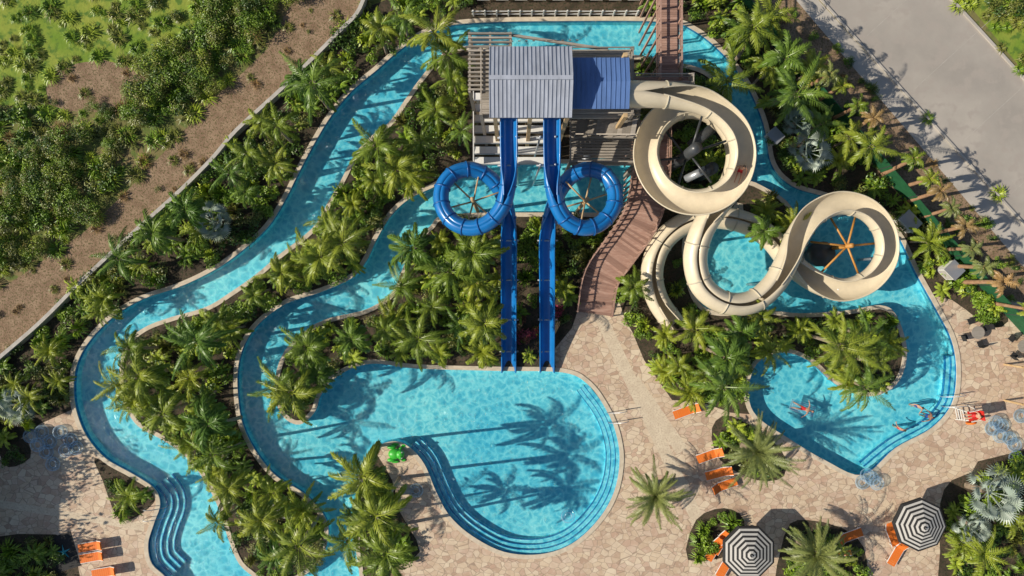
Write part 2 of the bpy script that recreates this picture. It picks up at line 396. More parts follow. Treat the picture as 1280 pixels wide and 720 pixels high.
arc=[p.to_2d() for p in cat_open([P(*q) for q in arc],5)]; arc.reverse(); steps(arc,2,.34)
arc=[(188,612),(200,630),(192,655),(186,680),(190,705),(208,725)]
steps([p.to_2d() for p in cat_open([P(*q) for q in arc],5)],4,.42)
st.obj('pool_steps')
# ------------------------------------------------------------------ walls, kerb, fences
def line3(pts,n=4): return [p.to_2d() for p in cat_open([P(*q) for q in pts],n)]
mb=MB(); wl=line3([(470,-40),(452,15),(425,45),(360,110),(300,165),(270,200),(230,240),(180,285),(110,350),(60,400),(0,452),(-260,672)])
ribbon(mb,wl,-.14,.14,0,.75,'stone',False); mb.obj('retaining_wall')
mb=MB(); kl=line3([(755,-310),(1008,-20),(1270,270),(1700,742)]); ribbon(mb,kl,-.08,.08,0,.13,'walk',False); mb.obj('kerb')
mb=MB(); kl=line3([(900,-310),(1182,-8),(1700,562)]); ribbon(mb,kl,-.1,.1,0,.13,'walk',False); mb.obj('kerb')
A=P(1040,-5);B=P(1320,303)
mb=MB(); d=(B-A).normalized(); nrm=Vector((-d.y,d.x,0))
for i in range(9):
    c=P(960+i*60,-84+i*66); mb.box(c+nrm*4.6+Vector((0,0,.004)),(.025,8.6,.004),'stone',rz=math.atan2(d.y,d.x))
mb.obj('road_joints')
mb=MB(); fl=line3([(850,-90),(912,-10),(1000,98),(1098,212),(1190,320),(1290,430),(1400,550)],6)
ribbon(mb,fl,-.03,.03,.05,1.8,'greenfence',False)
for i,p_ in enumerate(fl):
    if i%2==0: mb.cyl((p_.x,p_.y,0),(p_.x,p_.y,1.95),.05,'darksteel',8)
mb.obj('green_fence')
# ------------------------------------------------------------------ vegetation meshes
def palm_mesh(name,h=5,nf=20,L=2.7,ll=.75,lw=.10,droop=1.3,nl=22,mat='palm',tm='trunk',tr=.16,e0=1.2,e1=-.15,seed=0,lean=.3,dead=0,vd=.25):
    r=random.Random(seed); mb=MB()
    top=Vector((r.uniform(-lean,lean),r.uniform(-lean,lean),h))
    prev=Vector((0,0,-.1));N=6
    for i in range(1,N+1):
        t=i/N; c=Vector((top.x*t*t,top.y*t*t,h*t))
        mb.cyl(prev,c,tr*(1.25-.35*(t-1/N)),tm,9,tr*(1.25-.35*t),cap=(i==N)); prev=c
    for i in range(nf+dead):
        dd=i>=nf
        az=i*2.39996+r.uniform(-.35,.35); u=min(1,(i+.5)/nf)
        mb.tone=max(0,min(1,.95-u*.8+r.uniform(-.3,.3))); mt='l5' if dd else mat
        el=e0+(e1-e0)*u+r.uniform(-.2,.2)-(.5 if dd else 0); Lf=L*(.75+.3*math.sin(math.pi*min(1,u*.9+.15)))*r.uniform(.72,1.14)
        pts=[top.copy()]; K=7; ee=el; aa=az; tw=r.uniform(-.6,.6)
        for k in range(K):
            ee-=droop/K*(.4+1.2*k/K); aa+=tw/K
            pts.append(pts[-1]+Vector((math.cos(aa)*math.cos(ee),math.sin(aa)*math.cos(ee),math.sin(ee)))*Lf/K)
        for k in range(K):
            a,b=pts[k],pts[k+1]; T=(b-a).normalized(); Sd=T.cross(Vector((0,0,1))).normalized(); w=.03*(1-k/K)+.008
            mb.poly([a-Sd*w,a+Sd*w,b+Sd*w*.8,b-Sd*w*.8],mt)
        for j in range(nl):
            t=.12+.88*(j+.5)/nl; s=t*K; k=min(K-1,int(s)); a,b=pts[k],pts[k+1]; c=a.lerp(b,s-k); T=(b-a).normalized()
            Sd=T.cross(Vector((0,0,1))).normalized(); U=Sd.cross(T)
            ln=ll*(math.sin(math.pi*(.18+.74*t))**.7)*r.uniform(.7,1.12)
            for sg in(-1,1):
                f=.5+.6*t
                D=(Sd*sg*(1.0-f*.5)+T*f+U*(.2-r.random()*.3)-Vector((0,0,vd))).normalized()
                W=D.cross(U).normalized()*lw*.5
                mid=c+D*ln*.4
                mb.poly([c,mid-W,c+D*ln-Vector((0,0,ln*.25)),mid+W],mt)
    for i in range(8):
        a=i*.785; mb.beam(top-Vector((0,0,.35)),top+Vector((math.cos(a)*.2,math.sin(a)*.2,.12)),.06,.04,tm)
    return mb.mesh(name,tone=True)
def fan_mesh(name,h=2.5,nf=22,seed=0,mat='silver'):
    r=random.Random(seed);mb=MB();top=Vector((0,0,h)); mb.cyl((0,0,-.1),top,.22,'trunk',9,.16)
    for i in range(nf):
        mb.tone=r.random()
        az=i*2.39996; u=(i+.5)/nf; el=1.2-1.3*u+r.uniform(-.1,.1); d=Vector((math.cos(az)*math.cos(el),math.sin(az)*math.cos(el),math.sin(el)))
        Lp=r.uniform(.9,1.3); c=top+d*Lp; mb.beam(top,c,.05,.03,mat)
        Sd=d.cross(Vector((0,0,1))).normalized();U=Sd.cross(d); R=r.uniform(.7,.95)
        for k in range(19):
            a=-2.0+4.0*k/18; D=(d*math.cos(a)+Sd*math.sin(a)+U*.15).normalized(); W=(D.cross(U)).normalized()*R*.045
            mb.poly([c,c+D*R*.55-W+U*.03,c+D*R*r.uniform(.85,1.05)-Vector((0,0,.16)),c+D*R*.55+W-U*.03],mat)
    return mb.mesh(name,tone=True)
def shrub_mesh(name,n,R,hz,ls,mats,seed,lobes=5,asp=.5):
    r=random.Random(seed);mb=MB()
    lb=[(Vector((r.uniform(-.6,.6)*R,r.uniform(-.6,.6)*R,hz*r.uniform(.3,.75))),R*r.uniform(.28,.6),r.random(),r.choice(mats)) for _ in range(lobes)]
    for i in range(4): mb.cyl((0,0,-.05),lb[i%lobes][0],.03,'trunk',5,.015,False)
    for i in range(n):
        c,rr,tn,mt=r.choice(lb); d=Vector((r.gauss(0,1),r.gauss(0,1),abs(r.gauss(.2,.9)))).normalized()
        q=r.uniform(.55,1.12)
        p=c+Vector((d.x*rr,d.y*rr,d.z*rr*hz/R*.8))*q; p.z=max(p.z,.05)
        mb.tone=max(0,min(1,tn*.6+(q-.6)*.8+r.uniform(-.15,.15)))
        nrm=(d+Vector((r.gauss(0,.5),r.gauss(0,.5),r.gauss(0.3,.5)))).normalized()
        a=nrm.orthogonal().normalized(); a=Matrix.Rotation(r.uniform(0,6.28),3,nrm)@a; b=nrm.cross(a); l=ls*r.uniform(.6,1.3)
        mb.poly([p,p+a*l*.5+b*l*asp*.5,p+a*l-nrm*l*.15,p+a*l*.5-b*l*asp*.5],mt)
    return mb.mesh(name,tone=True)
def tuft_mesh(name,n,R,h,w,mat,seed):
    r=random.Random(seed);mb=MB()
    for i in range(n):
        mb.tone=r.random()
        a=r.uniform(0,6.28); o=Vector((math.cos(a),math.sin(a),0)); q=r.random()**.5*R*.35; b=o*q; out=r.uniform(.3,1)
        s=Vector((-o.y,o.x,0))*w
        m1=b+o*R*out*.45+Vector((0,0,h*r.uniform(.6,1))); t=b+o*R*out+Vector((0,0,h*r.uniform(.1,.6)))
        mb.poly([b-s*.5,m1-s,m1+s,b+s*.5],mat); mb.poly([m1-s,t,m1+s],mat)
    return mb.mesh(name,tone=True)
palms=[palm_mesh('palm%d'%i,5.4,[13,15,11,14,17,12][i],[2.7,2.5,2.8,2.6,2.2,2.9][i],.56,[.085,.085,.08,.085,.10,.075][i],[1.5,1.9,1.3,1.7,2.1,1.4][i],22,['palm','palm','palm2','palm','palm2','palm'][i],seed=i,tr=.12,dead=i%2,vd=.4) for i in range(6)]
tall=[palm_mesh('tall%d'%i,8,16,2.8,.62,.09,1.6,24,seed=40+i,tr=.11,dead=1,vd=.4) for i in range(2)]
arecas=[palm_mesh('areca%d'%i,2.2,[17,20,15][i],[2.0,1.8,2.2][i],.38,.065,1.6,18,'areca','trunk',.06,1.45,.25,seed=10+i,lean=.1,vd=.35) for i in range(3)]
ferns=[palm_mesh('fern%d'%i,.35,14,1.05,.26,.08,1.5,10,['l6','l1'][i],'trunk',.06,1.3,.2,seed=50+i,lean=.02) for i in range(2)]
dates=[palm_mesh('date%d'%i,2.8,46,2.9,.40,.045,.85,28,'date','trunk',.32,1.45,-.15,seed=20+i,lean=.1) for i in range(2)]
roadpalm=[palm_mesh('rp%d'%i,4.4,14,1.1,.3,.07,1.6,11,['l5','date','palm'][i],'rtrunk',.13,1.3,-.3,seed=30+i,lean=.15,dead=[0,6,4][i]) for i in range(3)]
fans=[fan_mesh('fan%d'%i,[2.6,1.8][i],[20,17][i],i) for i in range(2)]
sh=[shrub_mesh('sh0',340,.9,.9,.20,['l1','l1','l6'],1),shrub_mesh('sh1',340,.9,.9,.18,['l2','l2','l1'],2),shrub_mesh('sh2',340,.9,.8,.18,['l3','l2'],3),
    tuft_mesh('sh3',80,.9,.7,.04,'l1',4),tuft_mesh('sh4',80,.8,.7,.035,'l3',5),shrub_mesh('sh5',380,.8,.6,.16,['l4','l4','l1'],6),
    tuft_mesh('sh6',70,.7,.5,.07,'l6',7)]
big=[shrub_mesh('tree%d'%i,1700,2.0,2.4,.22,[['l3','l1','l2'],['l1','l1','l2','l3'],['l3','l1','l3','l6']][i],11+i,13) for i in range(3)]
drytuft=[tuft_mesh('dt0',60,.6,.35,.025,'l5',8),tuft_mesh('gt0',80,.7,.35,.03,'l1',9),tuft_mesh('gt1',80,.7,.3,.03,'l3',12),tuft_mesh('gt2',80,.7,.3,.03,'l6',13)]
def inst(me,name,loc,s=1,rz=None,parent=None,sz=None):
    o=bpy.data.objects.new(name,me); COL.objects.link(o); o.location=loc; o.scale=(s,s,sz or s); o.rotation_euler=(random.uniform(-.08,.08),random.uniform(-.08,.08),random.uniform(0,6.28) if rz is None else rz)
    if parent: o.parent=parent
    return o
def nearwater(x,y,m):
    return any(iswater(x+dx,y+dy) for dx,dy in((0,0),(m,0),(-m,0),(0,m),(0,-m)))
def palm_at(px,py,kind='palm',s=None):
    if kind=='palm': me=random.choice(palms);h=5.4;s=s or random.uniform(.58,1.08);nm='palm_tree'
    elif kind=='tall': me=random.choice(tall);h=8;s=s or 1;nm='coconut_palm'
    elif kind=='areca': me=random.choice(arecas);h=2.2;s=s or random.uniform(.65,1.2);nm='areca_palm'
    elif kind=='date': me=random.choice(dates);h=2.8;s=s or 1;nm='date_palm'
    elif kind=='fan': me=random.choice(fans);h=2.6;s=s or 1;nm='silver_fan_palm'
    elif kind=='road': me=random.choice(roadpalm);h=4.4;s=s or random.uniform(.85,1.15);nm='street_palm'
    z=h*s; p=P(px,py,z); p.z=0
    if iswater(p.x,p.y):
        best=None
        for r_ in range(1,14):
            for a in range(16):
                q=(p.x+math.cos(a*.393)*r_*.3,p.y+math.sin(a*.393)*r_*.3)
                if not nearwater(q[0],q[1],.35): best=q;break
            if best:break
        if not best: return
        p.x,p.y=best
    inst(me,nm,p,s)
for q in [(392,125),(345,165),(312,195),(308,240),(225,262),(330,145),(350,215),(190,295),(375,100),(285,225),(150,330),(410,90),(470,42),(500,22),(548,40),
 (556,62),(566,100),(545,135),(572,165),(528,178),(495,205),(478,175),(465,222),(415,285),(432,300),(402,318),(350,338),(318,362),(270,402),(222,412),(245,432),(178,470),(205,515),(250,495),(262,540),(300,560),(285,605),(325,650),(350,690),(275,655),(385,680),(165,440),
 (520,310),(555,335),(600,350),(500,350),(590,305),(545,380),(575,410),(530,425),(610,395),(380,440),(365,485),(395,478),(445,430),(480,410),(345,480),
 (430,640),(870,415),(900,440),(930,415),(905,485),(850,450),(880,470),(1070,440),(1095,455),(1050,425),(1085,415),(1085,480),(965,285),
 (940,55),(960,90),(930,35),(1035,150),(1070,170),(985,70),(1000,105),(1095,185),(955,398),(790,352),(905,90)]: palm_at(*q)
palm_at(448,590,'tall');palm_at(474,640,'tall',1.05);palm_at(482,705,'tall',1.0);palm_at(440,680,'tall',.8)
for q in [(240,250),(180,330),(130,370),(60,440),(40,500),(20,480),(250,290),(130,400),(80,480),(515,222),(440,255),(380,330),(290,410),(170,500),(235,555),(270,590),(340,620),(375,640),(240,470),(150,480),(550,300),(610,310),(490,400),(550,440),(600,440),(590,380),(620,350),(830,420),(860,490),(960,440),(830,460),(1000,410),(1040,400),(985,285),(1050,200),(1010,90),(960,20),(1160,300),(160,620),(705,360),(1230,690),(1200,680),(1265,650),(1045,460),(1110,430),(920,455),(955,265),(1060,480),(450,660),(440,610)]: palm_at(*q,kind='areca')
palm_at(825,620,'date',1.0);palm_at(945,568,'date',1.08);palm_at(1015,692,'date',1.12)
for q in [(262,275,.9),(1015,185,.95),(995,155,.7),(1245,622,1.25),(1215,655,.8),(20,510,.8)]: palm_at(q[0],q[1],'fan',q[2])
for q in [(1028,92),(1052,108),(1075,130),(1095,150),(1145,205),(1162,225),(1175,243),(1190,265),(1208,287),(1222,308),(1238,330),(1258,352),(1285,380)]: palm_at(*q,kind='road')
for q in [(-50,585),(-58,640),(-46,690)]: inst(random.choice(big),'shade_tree',P(*q),1.3,sz=2.9)  # unseen trees added to break up the shade edge on the left deck
beds_e=empty('shrubbery'); wild_e=empty('wild_shrubs'); grass_e=empty('grass_tufts')
tower_fp=(P(583,0).x,P(800,0).x,P(0,205).y,P(0,60).y)
BW=Poly([P(*q).to_2d() for q in[(790,200),(832,225),(836,275),(768,365),(762,398),(722,398),(715,345),(755,305),(786,268)]])
tail=[P(*q) for q in[(895,272),(855,280),(826,305),(815,340),(822,375),(845,408)]]; tail=cat_open(tail,5)
sp_=.9; x=-58
while x<58:
    y=-32
    while y<32:
        X=x+random.uniform(-.45,.45);Y=y+random.uniform(-.45,.45); y+=sp_
        k=classify(X,Y); px=X*S+640; py=360-Y*S
        if k=='bed':
            if nearwater(X,Y,.6) or BW.has(X,Y): continue
            if tower_fp[0]<X<tower_fp[1] and tower_fp[2]<Y<tower_fp[3] : continue
            if 590<px<800 and py<28: continue
            if 624<px<648 and py>265 and py<465: continue
            if 674<px<694 and py>265 and py<465: continue
            if min((X-t.x)**2+(Y-t.y)**2 for t in tail)<2.2: continue
            if any(classify(X+dx,Y+dy) in('deck','band') for dx,dy in((.5,0),(-.5,0),(0,.5),(0,-.5))): continue
            if random.random()<.15: continue
            flower=(640<px<725 and 380<py<450)
            nz=noise.noise((X*.22,Y*.22,3))
            if flower and random.random()<.6: me=sh[5]
            elif random.random()<.17: me=random.choice(ferns)
            elif nz>.1: me=random.choice([sh[0],sh[0],sh[3],sh[6]])
            elif nz<-.15: me=random.choice([sh[1],sh[2],sh[1]])
            else: me=random.choice(sh[:5]+[sh[6],sh[1],sh[0]])
            s=random.uniform(.55,1.15); inst(me,'shrub',(X,Y,0),s,parent=beds_e,sz=s*random.uniform(.7,1.4))
        elif k=='ground' and px<480:
            nz=noise.noise((X*.13,Y*.13,7))
            if nz>.0 and random.random()<.36:
                if random.random()<.18: inst(random.choice(big),'bush',(X,Y,0),random.uniform(.35,.7),parent=wild_e)
                else:
                    s=random.uniform(.6,1.3); inst(random.choice(sh[:3]+[sh[0],sh[3]]),'bush',(X,Y,0),s,parent=wild_e)
            elif random.random()<.7: inst(random.choice(drytuft+drytuft[1:]),'tuft',(X,Y,0),random.uniform(.6,1.4),parent=grass_e)
        elif k=='grass' or (k=='ground' and px>1150):
            if random.random()<.6: inst(random.choice(drytuft[1:]),'tuft',(X,Y,0),random.uniform(.5,1.2),parent=grass_e)
            if random.random()<(.015 if px<600 else .12): inst(random.choice(sh[:3]),'bush',(X,Y,0),random.uniform(.5,1.2),parent=wild_e)
        elif k=='mulch':
            if random.random()<.2: inst(drytuft[random.choice([0,0,2])],'tuft',(X,Y,0),random.uniform(.3,.9),parent=grass_e)
            if px<600 and random.random()<.02: inst(sh[2],'bush',(X,Y,0),random.uniform(.2,.6),parent=wild_e)
            if px>900 and random.random()<.3: inst(random.choice(sh[:2]),'bush',(X,Y,0),random.uniform(.4,.7),parent=wild_e)
    x+=sp_
for i in range(36):
    t=i/35; px=345-400*t+random.uniform(-50,5); py=10+345*t+random.uniform(-40,5)
    inst(random.choice(big),'bush',P(px,py),random.uniform(.3,.75),parent=wild_e)
for i in range(9):
    px=random.uniform(-40,110);py=random.uniform(210,330); inst(random.choice(big),'bush',P(px,py),random.uniform(.45,.85),parent=wild_e)
# building added out of view, sized to shade the lower-left deck
hb=empty('shade_building'); mb=MB()
a=P(-420,790);b=P(-135,566)
mb.box(((a.x+b.x)/2,(a.y+b.y)/2,4.4),(b.x-a.x,b.y-a.y,8.8),'canvas')
mb.box(((a.x+b.x)/2,(a.y+b.y)/2,8.95),(b.x-a.x+.5,b.y-a.y+.5,.3),'stone')
for fl_ in range(3):
    for i in range(5):
        y_=a.y+1.4+i*(b.y-a.y-2.8)/4
        mb.box((b.x+.03,y_,1.5+fl_*2.8),(.06,1.5,1.6),'darksteel'); mb.box((b.x+.12,y_,.62+fl_*2.8),(.24,1.8,.1),'white')
    for i in range(7):
        x_=a.x+1.4+i*(b.x-a.x-2.8)/6; mb.box((x_,b.y+.03,1.5+fl_*2.8),(1.4,.06,1.6),'darksteel')
mb.obj('walls',hb)
# ------------------------------------------------------------------ slides
def sweep(name,path,r,mat,rib,opening,parent,bank=None,n=16,ribstep=6,thick=.05):
    pts=[P(*q[:3]) for q in path]
    aux=[Vector((opening[i],bank[i] if bank else 0,0)) for i in range(len(path))]
    pp=cat_open(pts,7); aa=cat_open(aux,7)
    mb=MB();mr=MB();K=len(pp);fr=[]
    for i in range(K):
        a=pp[max(0,i-1)];b=pp[min(K-1,i+1)];T=(b-a).normalized();Sd=T.cross(Vector((0,0,1))).normalized();U=Sd.cross(T).normalized()
        R=Matrix.Rotation(math.radians(aa[i].y),3,T); Sd=R@Sd;U=R@U; fr.append((Sd,U,T))
    def ring(i,rad,off=0):
        Sd,U,T=fr[i];h=math.radians(min(180,aa[i].x)); return [pp[i]+T*off+Sd*math.sin(-h+2*h*j/n)*rad-U*math.cos(-h+2*h*j/n)*rad for j in range(n+1)]
    for i in range(K): mb.v+=ring(i,r)
    for i in range(K-1):
        for j in range(n): mb.f.append([i*(n+1)+j,i*(n+1)+j+1,(i+1)*(n+1)+j+1,(i+1)*(n+1)+j]); mb.mi.append(mb.m(mat))
    o=mb.obj(name+'_shell',parent,True); sm=o.modifiers.new('s','SOLIDIFY'); sm.thickness=thick; sm.offset=0
    for i in range(3,K-2,ribstep):
        k=len(mr.v); A0=ring(i,r+.08,-.045);A1=ring(i,r+.08,.045);B0=ring(i,r+.028,-.045);B1=ring(i,r+.028,.045)
        mr.v+=B0+A0+A1+B1; m_=n+1
        for q in range(3):
            for j in range(n): mr.f.append([k+q*m_+j,k+q*m_+j+1,k+(q+1)*m_+j+1,k+(q+1)*m_+j]); mr.mi.append(mr.m(rib))
    for side in(0,n):
        prev=None
        for i in range(K):
            if aa[i].x<165:
                q=ring(i,r+.02)[side]
                if prev is not None: mr.cyl(prev,q,.055,mat,6,cap=False)
                prev=q
            else: prev=None
    mr.obj(name+'_flanges',parent,True)
    return pp
bs=empty('blue_water_slide')
L=[(636,146,9.6),(636,175,9.2),(636,205,8.8),(635,232,8.5),(628,258,8.2),(612,277,7.9),(590,285,7.6),(567,278,7.3),(553,258,7.0),(553,235,6.7),(567,217,6.4),(590,212,6.1),(612,222,5.7),(628,243,5.3),(635,268,4.8),(636,300,4.1),(636,350,2.9),(636,400,1.7),(636,440,.75),(636,466,.25)]
opn=[105,105,115,150,180,180,180,180,180,180,180,180,180,180,150,100,92,92,92,92]
pl=sweep('left_run',L,.52,'blue','bluerib',opn,bs)
bs2=empty('blue_water_slide')
Rr=[((690-(q[0]-636)*.93) if q[1]<300 else 684,q[1],q[2]) for q in L]
Rr=[(q[0]-(2 if 268<=q[1]<300 else 0),q[1],q[2]) for q in Rr]
pr=sweep('right_run',Rr,.52,'blue','bluerib',opn,bs2)
ws=empty('cream_water_slide')
Wp=[(770,118,10.3),(800,118,10.2),(845,120,10),(890,132,9.8),(920,160,9.6),(929,195,9.3),(917,230,9.0),(888,250,8.7),(852,250,8.4),(822,230,8.1),(808,195,7.8),(818,158,7.5),(848,135,7.2),(885,137,6.9),(914,162,6.6),(923,197,6.3),(912,235,6.0),(893,262,5.7),(876,292,5.4),(869,325,5.1),(878,358,4.9),(905,378,4.7),(938,378,4.5),(965,358,4.4),(983,328,4.25),(997,295,4.1),(1018,268,3.95),(1050,254,3.8),(1084,262,3.65),(1106,288,3.5),(1108,322,3.3),(1088,350,3.1),(1055,362,2.9),(1020,352,2.7),(990,330,2.5),(965,300,2.35),(935,280,2.2),(895,272,2.1),(855,280,2.0),(826,305,1.85),(815,340,1.65),(822,375,1.4),(845,408,1.1)]
opw=[180,180,150]+[112]*13+[120,150,175,175,175,175,170,165,150,125]+[112]*7+[130,160,170,175,175,175,175,170,165,150]
bk=[0,0,-5]+[-26]*13+[-15,-5,0]+[0]*5+[0,-10]+[-24]*7+[-10]+[0]*9
bk=(bk+[0]*50)[:len(Wp)]; opw=(opw+[120]*50)[:len(Wp)]
pw=sweep('flume',Wp,.82,'cream','creamrib',opw,ws,bk,n=20,ribstep=9)
mb=MB()
def post(px,py,z,top,r=.16,mat='darksteel'):
    p=P(px,py,z); mb.cyl((p.x,p.y,-.9),(p.x,p.y,top),r,mat,12); return p
c1=post(866,188,8,9.0,.38)
for a,z in((.3,8.6),(1.3,9.0),(2.3,7.6),(3.3,7.2),(4.4,8.0),(5.3,8.6)):
    mb.cyl((c1.x,c1.y,z-1.6),(c1.x+2.5*math.cos(a),c1.y+2.5*math.sin(a),z-1.1),.08,'darksteel',8)
p=P(884,214,3); mb.cyl((p.x,p.y,0),(p.x,p.y,4.4),.45,'darksteel',14); mb.cyl((p.x-.3,p.y,3.8),(p.x-1.6,p.y-.6,3.0),.3,'steel',12)
p=P(872,176,4); mb.cyl((p.x-.9,p.y-.7,5.4),(p.x+.9,p.y+.8,5.8),.36,'darksteel',14)
c2=P(1056,308,2.8); mb.cyl((c2.x,c2.y,-.9),(c2.x,c2.y,4.0),.17,'orange_steel',12)
for a in(.1,1.2,2.0,3.0,4.0,5.2): mb.cyl((c2.x,c2.y,3.2),(c2.x+2.5*math.cos(a),c2.y+2.5*math.sin(a),2.6),.08,'orange_steel',8)
p=P(1022,318,0); mb.cyl((p.x,p.y,-.8),(p.x,p.y,1.0),.95,'darksteel',20)
for q in [(885,300),(905,378),(965,355),(1084,262),(1108,322),(1055,362),(990,330),(915,276),(826,305),(820,365)]:
    z=min(Wp,key=lambda w:(w[0]-q[0])**2+(w[1]-q[1])**2)[2]; pp_=P(q[0],q[1],z); mb.cyl((pp_.x,pp_.y,-.9),(pp_.x,pp_.y,z-.8),.11,'steel',8)
mb.obj('flume_supports',ws,True)
for par,cx,sx in((bs,591,636),(bs2,733,685)):
    mb=MB(); c=P(cx,250,6.5); mb.cyl((c.x,c.y,-.9),(c.x,c.y,7.2),.14,'tan',10)
    for i in range(6):
        a=i*1.047+.3; mb.cyl((c.x,c.y,5.7),(c.x+1.9*math.cos(a),c.y+1.9*math.sin(a),6.3),.06,'tan',8)
    for py,z in((170,9.2),(205,8.8),(300,4.1),(350,2.9),(400,1.7),(440,.75)):
        c=P(sx,py,z)
        for s_ in(-.7,.7): mb.cyl((c.x+s_,c.y,-.9),(c.x+s_*.7,c.y,z-.1),.07,'steel',8)
        mb.beam((c.x-.75,c.y,z-.55),(c.x+.75,c.y,z-.55),.12,.12,'steel')
    mb.obj('coil_supports',par,True)
# ------------------------------------------------------------------ tower
tw=empty('slide_tower')
def corr(mb,c00,c10,c11,c01,mat,seam,n,thick=.06,sw=.03):
    c00,c10,c11,c01=[Vector(c) for c in(c00,c10,c11,c01)]; dn=Vector((0,0,-thick))
    mb.poly([c00,c10,c11,c01],mat); mb.poly([c01+dn,c11+dn,c10+dn,c00+dn],mat)
    for a,b in((c00,c10),(c10,c11),(c11,c01),(c01,c00)): mb.poly([a+dn,b+dn,b,a],mat)
    for i in range(n+1):
        t=i/n; a=c00.lerp(c10,t);b=c01.lerp(c11,t); mb.beam(a+Vector((0,0,.02)),b+Vector((0,0,.02)),.05,sw,seam)
mb=MB(); ze,zr=11.6,12.7
x0,x1=P(612,0,12).x,P(715,0,12).x; ys=P(0,147,ze).y; yn=P(0,58,ze).y; yr=P(0,97,zr).y
corr(mb,(x0,ys,ze),(x1,ys,ze),(x1,yr,zr),(x0,yr,zr),'roofgrey','roofgrey',20,sw=.045)
corr(mb,(x1,yn,ze),(x0,yn,ze),(x0,yr,zr),(x1,yr,zr),'roofgrey','roofgrey',20,sw=.045)
mb.beam((x0,yr,zr+.05),(x1,yr,zr+.05),.25,.08,'roofgrey')
for x_ in(x0,x1):
    mb.poly([(x_,ys+.1,ze),(x_,yn-.1,ze),(x_,yr,zr-.05)],'tan')
mb.obj('gable_roof',tw)
mb=MB(); xb0=x1+.08; xb1=P(786,0,11).x; yb0=P(0,136,11).y; yb1=P(0,72,11).y
corr(mb,(xb0,yb0,11.0),(xb1,yb0,11.0),(xb1,(yb0+yb1)/2,11.4),(xb0,(yb0+yb1)/2,11.4),'roofblue','roofblue',12)
corr(mb,(xb1,yb1,11.0),(xb0,yb1,11.0),(xb0,(yb0+yb1)/2,11.4),(xb1,(yb0+yb1)/2,11.4),'roofblue','roofblue',12)
mb.obj('blue_roof',tw)
mb=MB()
for x_ in(x0+.3,(x0+x1)/2,x1-.2,xb1-.2):
    for y_ in(ys+.3,yr,yn-.3): mb.box((x_,y_,5.5),(.25,.25,11.0),'tan')
def slats(mb,ax0,ay0,ax1,ay1,z,mat,w=.14,gap=.04,alongx=True):
    if alongx:
        y=ay0
        while y<ay1: mb.box(((ax0+ax1)/2,y+w/2,z),(ax1-ax0,w,.05),mat); y+=w+gap
    else:
        x=ax0
        while x<ax1: mb.box((x+w/2,(ay0+ay1)/2,z),(w,ay1-ay0,.05),mat); x+=w+gap
def deckz(px0,py0,px1,py1,z,mat='wood',gap=.02,alongx=True,w=.14,rail=True):
    a=P(px0,py1,z);b=P(px1,py0,z); slats(mb,a.x,a.y,b.x,b.y,z,mat,w,gap,alongx)
    for c in((a.x,a.y),(b.x,a.y),(a.x,b.y),(b.x,b.y)): mb.box((c[0],c[1],(z+1.1)/2-.3),(.2,.2,z+1.1+.3),'wood')
    for y_ in(a.y,b.y): mb.box(((a.x+b.x)/2,y_,z-.18),(b.x-a.x,.12,.28),'wood')
    if rail:
        for h_ in(.5,1.05):
            for y_ in(a.y,b.y): mb.box(((a.x+b.x)/2,y_,z+h_),(b.x-a.x,.07,.07),'wood')
            for x_ in(a.x,b.x): mb.box((x_,(a.y+b.y)/2,z+h_),(.07,b.y-a.y,.07),'wood')
deckz(602,66,788,146,9.0)
deckz(712,142,796,205,5.0,gap=.06)
deckz(790,98,862,108,7.0,'redwood')
a=P(585,112,9.8);b=P(640,42,9.8)
for i in range(14):
    y_=a.y+(b.y-a.y)*i/13; mb.box(((a.x+b.x)/2,y_,9.8),(b.x-a.x,.10,.2),'wood')
for x_ in(a.x+.1,(a.x+b.x)/2,b.x-.1): mb.box((x_,(a.y+b.y)/2,9.6),(.12,b.y-a.y+.3,.18),'wood')
for i in range(10):
    a2=P(640+i*9,46,9.5);b2=P(640+i*9,58,9.5); mb.box(((a2.x+b2.x)/2,(a2.y+b2.y)/2,9.6+.02*i),(.16,b2.y-a2.y+.6,.15),'wood')
mb.beam(P(640,44,9.5),P(760,62,9.5),.14,.2,'wood')
for c in((a.x+.1,a.y),(a.x+.1,b.y),(b.x-.1,b.y)): mb.box((c[0],c[1],4.6),(.2,.2,10),'wood')
def stair(p0,p1,w,mat='wood',n=14,rail=True):
    p0=Vector(p0);p1=Vector(p1);d=p1-p0; h=Vector((d.x,d.y,0)).normalized(); s=Vector((-h.y,h.x,0)); rz=math.atan2(h.y,h.x)
    for i in range(n):
        c=p0+d*((i+.5)/n); mb.box(c,(.30,w,.05),mat,rz=rz)
    for sg in(-1,1):
        o_=s*sg*w/2; mb.beam(p0+o_,p1+o_,.08,.28,mat); u=Vector((0,0,1))
        mb.beam(p0+o_+u,p1+o_+u,.07,.07,'wood')
        for i in range(0,n+1,3): c=p0+d*(i/n)+o_; mb.cyl(c,c+u,.035,'wood',6)
stair(P(720,160,5.6),P(795,160,8.6),1.3)
stair(P(795,182,2.2),P(715,182,5),1.3)
mb.beam(P(752,140,7),P(772,165,7),.1,.1,'tan'); mb.beam(P(757,170,7),P(776,142,7),.1,.1,'tan')
mb.obj('tower_frame',tw)
mb=MB()
a=P(593,205,3.6);b=P(688,118,3.6); n_=7
for i in range(n_):
    h_=(b.y-a.y)/n_; y0_=a.y+h_*i; zz=3.2+.22*i
    mb.box(((a.x+b.x)/2,y0_+h_*.40,zz),(b.x-a.x,h_*.78,.08),'white')
    mb.box(((a.x+b.x)/2,y0_+h_*.04,zz+.10),(b.x-a.x,.06,.14),'steel')
for x_ in(a.x+.2,(a.x+b.x)/2,b.x-.2):
    for y_ in(a.y+.2,b.y-.2): mb.box((x_,y_,1.6),(.18,.18,3.1),'white')
